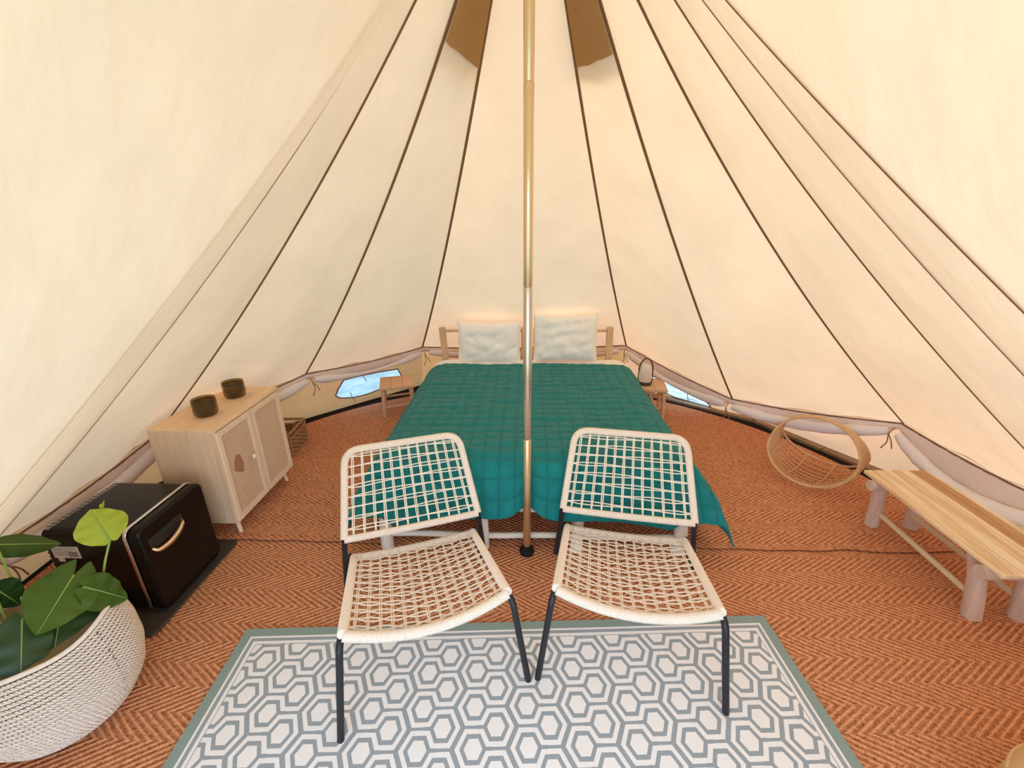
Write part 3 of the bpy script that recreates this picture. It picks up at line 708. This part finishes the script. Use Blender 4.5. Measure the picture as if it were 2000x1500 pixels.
# ------------------------------------------------------------------ wicker box basket
wb = thing('wicker_basket', 'small brown wicker box basket behind the cane cabinet', 'basket', (-1.93, 1.095, 0), radians(4))
bx, by, bh = .15, .14, .19
def wick(p, q, name):
    mb = MB(); n = 9; p = Vector(p); q = Vector(q); L = (q-p).length; nn = Vector((-(q-p).y, (q-p).x, 0)).normalized()
    for i in range(n+1):
        r = p.lerp(q, i/n); mb.tube([r, r+Vector((0, 0, bh-.045))], .004, 5)
    for j in range(9):
        z = .012+j*.0165; mb.tube([p.lerp(q, k/36)+nn*.009*sin(pi*(k/36*n)+(j % 2)*pi)+Vector((0, 0, z)) for k in range(37)], .0068, 6)
    mb.tube([p+Vector((0, 0, bh-.042)), q+Vector((0, 0, bh-.042))], .008, 8); mb.tube([p+Vector((0, 0, bh)), q+Vector((0, 0, bh))], .011, 8); mb.tube([p+Vector((0, 0, .004)), q+Vector((0, 0, .004))], .008, 6)
    return mb.build(name, 'wicker', wb)
cs = [(-bx, -by, 0), (bx, -by, 0), (bx, by, 0), (-bx, by, 0)]
for i in range(4): wick(cs[i], cs[(i+1) % 4], 'woven_side')
for c_ in cs: MB().tube([c_, (c_[0], c_[1], bh)], .009, 8).build('corner_post', 'wicker', wb)
MB().box(-bx, bx, -by, by, .002, .008).build('base', 'wicker', wb, smooth=False)

# ------------------------------------------------------------------ rattan hoop basket
rc, rphi, rW, rH, rB = Vector((1.917, .744, 0)), -.884, .516, .441, .215
rk = thing('rattan_basket', 'round rattan hoop basket standing beside the bench', 'basket', (0, 0, 0))
rd = Vector((cos(rphi), sin(rphi), 0)); rn = Vector((-sin(rphi), cos(rphi), 0))
def rpt(s, th, k=1.0):
    g_ = (cos(th/2)**2)**1.15*.95+.05; flat = 1-.0*abs(s)
    dz = -rH/2*cos(th); 
    return rc+rd*rW/2*sin(th)*(1-.03*abs(s)*0)*k+rn*s*rB*g_+Vector((0, 0, rH/2+.012+dz*k+ .05*(abs(s)**2.2)*max(0, cos(th))**.6))
nr = 11
for i in range(nr):
    s = -1+2*i/(nr-1); edge = i in (0, nr-1)
    MB().tube([rpt(s, -pi+2*pi*j/72) for j in range(72)], .0075 if edge else .0048, 7, closed=True).build('rod', 'rattan', rk)
mb = MB()
for k in range(5): mb.tube([rpt((k-2)*.22, pi*.76+pi*.48*j/30, 1.0)+Vector((0, 0, .0)) for j in range(31)], .0075, 7)
mb.build('handle', 'rattan', rk)
for th in (-1.15, -.40, .30, 1.0):
    MB().tube([rpt(-1+2*i/20, th, .972) for i in range(21)], .0048, 6).build('cross_rib', 'rattan', rk)
mb = MB()
for s in (-1,):
    for j in range(26):
        th = .55+j*.05; p = rpt(s, th); mb.tube([p+Vector((.012*cos(a), .012*sin(a)*.3, .012*sin(a))) for a in [k*2*pi/8 for k in range(8)]], .0022, 4, closed=True)
mb.build('rim_binding', 'rattan', rk)

# ------------------------------------------------------------------ bench
bn = thing('slatted_bench', 'low bench of light and dark wood strips along the right wall', 'bench', (1.882, -.083, 0))
bt = .352; x = 0; widths = [.050, .046, .052, .047, .050, .046, .038, .043]; tones = ['teak_mid', 'teak', 'teak', 'teak_mid', 'teak', 'teak_dark', 'teak_dark', 'teak']
for w_, m in zip(widths, tones):
    o = random.uniform(-.006, .006)
    MB().box(x+.0008, x+w_-.0008, -.390+o, .386, bt-.022, bt+random.uniform(-.001, .001)).build('plank', m, bn, smooth=False, bevel=.006); x += w_
for yy in (.305, -.325):
    MB().tube([(-.012+i*.041, yy, bt-.050+.002*sin(i)) for i in range(10)], .030, 12, lump=.12, seed=yy).build('cross_log', 'bench_log', bn)
MB().tube([(.28, .29-i*.06, bt-.052) for i in range(11)], .026, 12, lump=.12).build('long_log', 'bench_log', bn)
for xx, yy, kx, ky in ((.095, .345, .03, .035), (.095, -.26, .03, -.035), (.300, .33, .03, .03), (.300, -.265, .02, -.03)):
    MB().tube([(xx+kx*.6, yy+ky*.2, 0), (xx+kx*.2, yy, .1), (xx-.01, yy-ky*.3, .2), (xx-.035, yy-ky*.8, bt-.03)], .035, 14, lump=.12, seed=xx+yy, rf=lambda q: .037-.004*q).build('leg', 'bench_log', bn)
MB().tube([(.115, .34, .098), (.10, -.26, .098)], .014, 10).build('stretcher', 'stretcher', bn)
MB().tube([(.29, .33, .098), (.29, -.26, .098)], .014, 10).build('stretcher', 'stretcher', bn)

# ------------------------------------------------------------------ stools, lantern
def stool(loc, rz, label):
    st = thing('wooden_stool', label, 'stool', loc, rz, 'small stools at either side of the bed')
    for i in range(3): MB().box(-.149+i*.0995, -.149+(i+1)*.0995-.001, -.154, .154, .270, .291).build('plank', 'stool', st, smooth=False, bevel=.004)
    for sx in (-1, 1):
        for sy in (-1, 1): MB().tube([(sx*.132, sy*.130, 0), (sx*.126, sy*.126, .14), (sx*.12, sy*.12, .272)], .018, 12, lump=.1, seed=sx+sy, rf=lambda q: .016+.004*q).build('leg', 'stool', st)
    for sy in (-1, 1): MB().tube([(-.125, sy*.128, .10), (.125, sy*.128, .115)], .010, 8, lump=.1).build('stretcher', 'stool', st)
    for sx in (-1, 1): MB().tube([(sx*.127, -.125, .185), (sx*.127, .125, .185)], .009, 8, lump=.1).build('stretcher', 'stool', st)
    return st
sl_ = stool((-1.193, 1.829, 0), radians(16), 'small wooden stool standing bare at the left of the bed')
s2 = copy_tree(sl_); s2.location = (1.07, 1.80, 0); s2.rotation_euler = (0, 0, radians(-8)); tag(s2, 'small wooden stool with a white lantern at the right of the bed', 'stool')
ln = thing('table_lantern', 'white round-topped lantern with a dark loop handle on the right stool', 'lantern', (1.035, 1.79, .2925))
MB().lathe([(0, 0), (.058, 0), (.058, .02), (.054, .028), (0, .028)], 28).build('base', 'lantern_base', ln)
MB().lathe([(.050, .027), (.052, .04), (.052, .13), (.048, .155), (.036, .176), (.018, .186), (0, .188)], 28).build('shade', 'lantern', ln)
MB().tube([(-.060*cos(pi*i/24), 0, .125+.110*sin(pi*i/24)) for i in range(25)], .0062, 8).build('handle', 'lantern_base', ln)
MB().tube([(.058, 0, .01), (.063, 0, .06), (.060, 0, .125)], .0045, 8).build('handle_arm', 'lantern_base', ln)
MB().tube([(-.058, 0, .01), (-.063, 0, .06), (-.060, 0, .125)], .0045, 8).build('handle_arm', 'lantern_base', ln)
cab = MB().tube(fillet([(1.12, 1.78, .01), (1.10, 1.76, .06), (1.13, 1.79, .12), (1.09, 1.80, .19), (1.11, 1.82, .255)], .04, 6), .008, 8).build('cable', 'white_cable')
tag(cab, 'white cable hanging under the right stool by the bed', 'cable')

# ------------------------------------------------------------------ pouf in the near corner
pf = thing('round_pouf', 'round tan cloth pouf at the near right corner', 'pouf', (1.50, -1.235, 0))
MB().lathe([(0, .0), (.17, .0), (.205, .03), (.222, .10), (.225, .17), (.215, .25), (.19, .285), (.12, .30), (0, .303)], 40).build('cushion', 'pouf', pf)
MB().tube([(.217*cos(2*pi*i/40), .217*sin(2*pi*i/40), .245) for i in range(40)], .005, 6, closed=True).build('piping', 'pouf', pf)

# ------------------------------------------------------------------ plant basket
PX, PY = -1.685, -.845
pb_ = thing('plant_basket', 'pale woven palm basket holding the leafy plant', 'basket', (PX, PY, 0))
def brad(z): # profile of the basket
    P = [(0, .155), (.03, .19), (.09, .225), (.18, .243), (.27, .240), (.34, .228), (.40, .218)]
    for (z0, r0), (z1, r1) in zip(P, P[1:]):
        if z <= z1: return r0+(r1-r0)*(z-z0)/(z1-z0)
    return P[-1][1]
def rimw(a): return .012*sin(2*a+.5)+.006*sin(5*a)
mb = MB(); rows = 24
for j in range(rows):
    z = .012+j*.0162; n = 305
    for s in (0, 1):
        mb.tube([((brad(z)+.0035*sin(pi*2*i/5+s*pi+j*1.3))*cos(2*pi*i/n), (brad(z)+.0035*sin(pi*2*i/5+s*pi+j*1.3))*sin(2*pi*i/n), z+.0046*sin(pi*2*i/5+pi/2+s*pi+j*1.3)+rimw(2*pi*i/n)*z/.4) for i in range(n)], .0036, 5, closed=True)
o = mb.build('woven_wall', 'palm', pb_); o['kind'] = 'stuff'
MB().lathe([(.148, .004), (brad(.03)-.010, .03), (brad(.09)-.010, .09), (brad(.18)-.010, .18), (brad(.27)-.010, .27), (brad(.34)-.010, .34), (brad(.395)-.010, .385)], 48).build('lining', 'basket_in', pb_)
MB().tube([(brad(.40)*cos(2*pi*i/60), brad(.40)*sin(2*pi*i/60), .404+rimw(2*pi*i/60)) for i in range(60)], .008, 8, closed=True).build('rim', 'palm', pb_)
pt_ = thing('potted_plant', 'leafy green houseplant with one yellow-green young leaf, in the basket', 'plant', (PX, PY, .10))
MB().lathe([(0, 0), (.11, 0), (.145, .18), (.150, .20), (.140, .20), (.135, .185), (0, .185)], 32).build('nursery_pot', 'matt_black', pt_)
MB().lathe([(0, .19), (.134, .186)], 32).build('soil', 'soil', pt_)
def leaf(base, tip, width, facing, mat, root=None, lobe=.12, droop=.04, fold=.12, name='leaf'):
    b = Vector(base)-Vector((PX, PY, .10)); t_ = Vector(tip)-Vector((PX, PY, .10)); ax = t_-b; L = ax.length; ax.normalize()
    fc = Vector(facing).normalized(); fc = (fc-ax*fc.dot(ax)).normalized(); sd2 = ax.cross(fc)
    nu, nv = 14, 16
    def fn(u, v):
        a = u*2-1; w = width/2*(sin(pi*min(1, (v*.93+.07))**.72)**.8 if v < 1 else 0)*(1 if v > 0 else .75)
        back = -lobe*L*1.9*abs(a)*(1-abs(a)**2.2)*max(0, 1-v*3.2)
        p = b+ax*(v*L+back)+sd2*a*w - fc*droop*(v**2)*L/ .3*.6 - fc*fold*abs(a)**1.5*w*(1-.4*v) + fc*.004*sin(v*22)*abs(a)
        return p
    lf = MB().grid(nu, nv, fn, thick=.0012).build(name, mat, pt_)
    MB().tube([b+ax*(v*L)-fc*droop*(v**2)*L/.3*.6+fc*.0012 for v in [i/12*.96 for i in range(13)]], .0022, 5, rf=lambda q: .0026*(1-.7*q)).build('midrib', 'stem', lf)
    r0 = Vector(root) if root else Vector((random.uniform(-.05, .05), random.uniform(-.05, .05), .18))
    m = r0.lerp(b, .55)+Vector((0, 0, .04))
    MB().tube(fillet([r0, m, b], .12, 8), .0038, 7).build('stem', 'stem', pt_)
CAMV = Vector((1.55, -1.0, 1.1))
leaf((-1.55, -.775, .56), (-1.52, -.95, .495), .185, CAMV+Vector((0, -.2, .5)), 'leaf', lobe=.38, droop=.02)
leaf((-1.60, -.80, .47), (-1.53, -.935, .372), .20, CAMV, 'leaf_dark', lobe=.15)
leaf((-1.50, -.80, .535), (-1.455, -.715, .395), .125, CAMV+Vector((0, .3, .6)), 'leaf', lobe=.15)
leaf((-1.495, -.672, .622), (-1.505, -.685, .772), .150, Vector((1, -.9, .7)), 'leaf_young', root=(.12, .10, .20), lobe=.12, droop=-.06, fold=.35)
leaf((-1.492, -.668, .715), (-1.485, -.650, .775), .035, Vector((1, .5, .5)), 'leaf_young', root=(.185, .17, .53), lobe=0, droop=0, fold=.6)
leaf((-1.86, -.72, .635), (-1.79, -.585, .530), .085, Vector((1, -.8, 1.2)), 'leaf', lobe=.1, fold=.5)
leaf((-1.76, -.84, .57), (-1.74, -.81, .455), .10, CAMV, 'leaf_dark')
leaf((-1.72, -.78, .46), (-1.50, -.88, .36), .12, CAMV, 'leaf_dark')
leaf((-1.62, -.90, .50), (-1.55, -1.02, .36), .14, CAMV, 'leaf_dark', lobe=.2)
leaf((-1.80, -.90, .56), (-1.86, -1.00, .42), .14, CAMV, 'leaf_dark', lobe=.2)
leaf((-1.66, -.74, .45), (-1.60, -.66, .39), .10, CAMV, 'leaf_dark')
leaf((-1.70, -.98, .50), (-1.60, -1.08, .45), .11, CAMV, 'leaf_dark', lobe=.2)
for i in range(14):
    a = random.uniform(0, 2*pi); r = random.uniform(.02, .11); b = Vector((r*cos(a), r*sin(a), .185))
    MB().tube(fillet([b, b+Vector((.03*cos(a), .03*sin(a), .05)), b+Vector((.09*cos(a+.8), .09*sin(a+.8), random.uniform(.02, .11)))], .04, 4), .0022, 5).build('stem', 'stem', pt_)
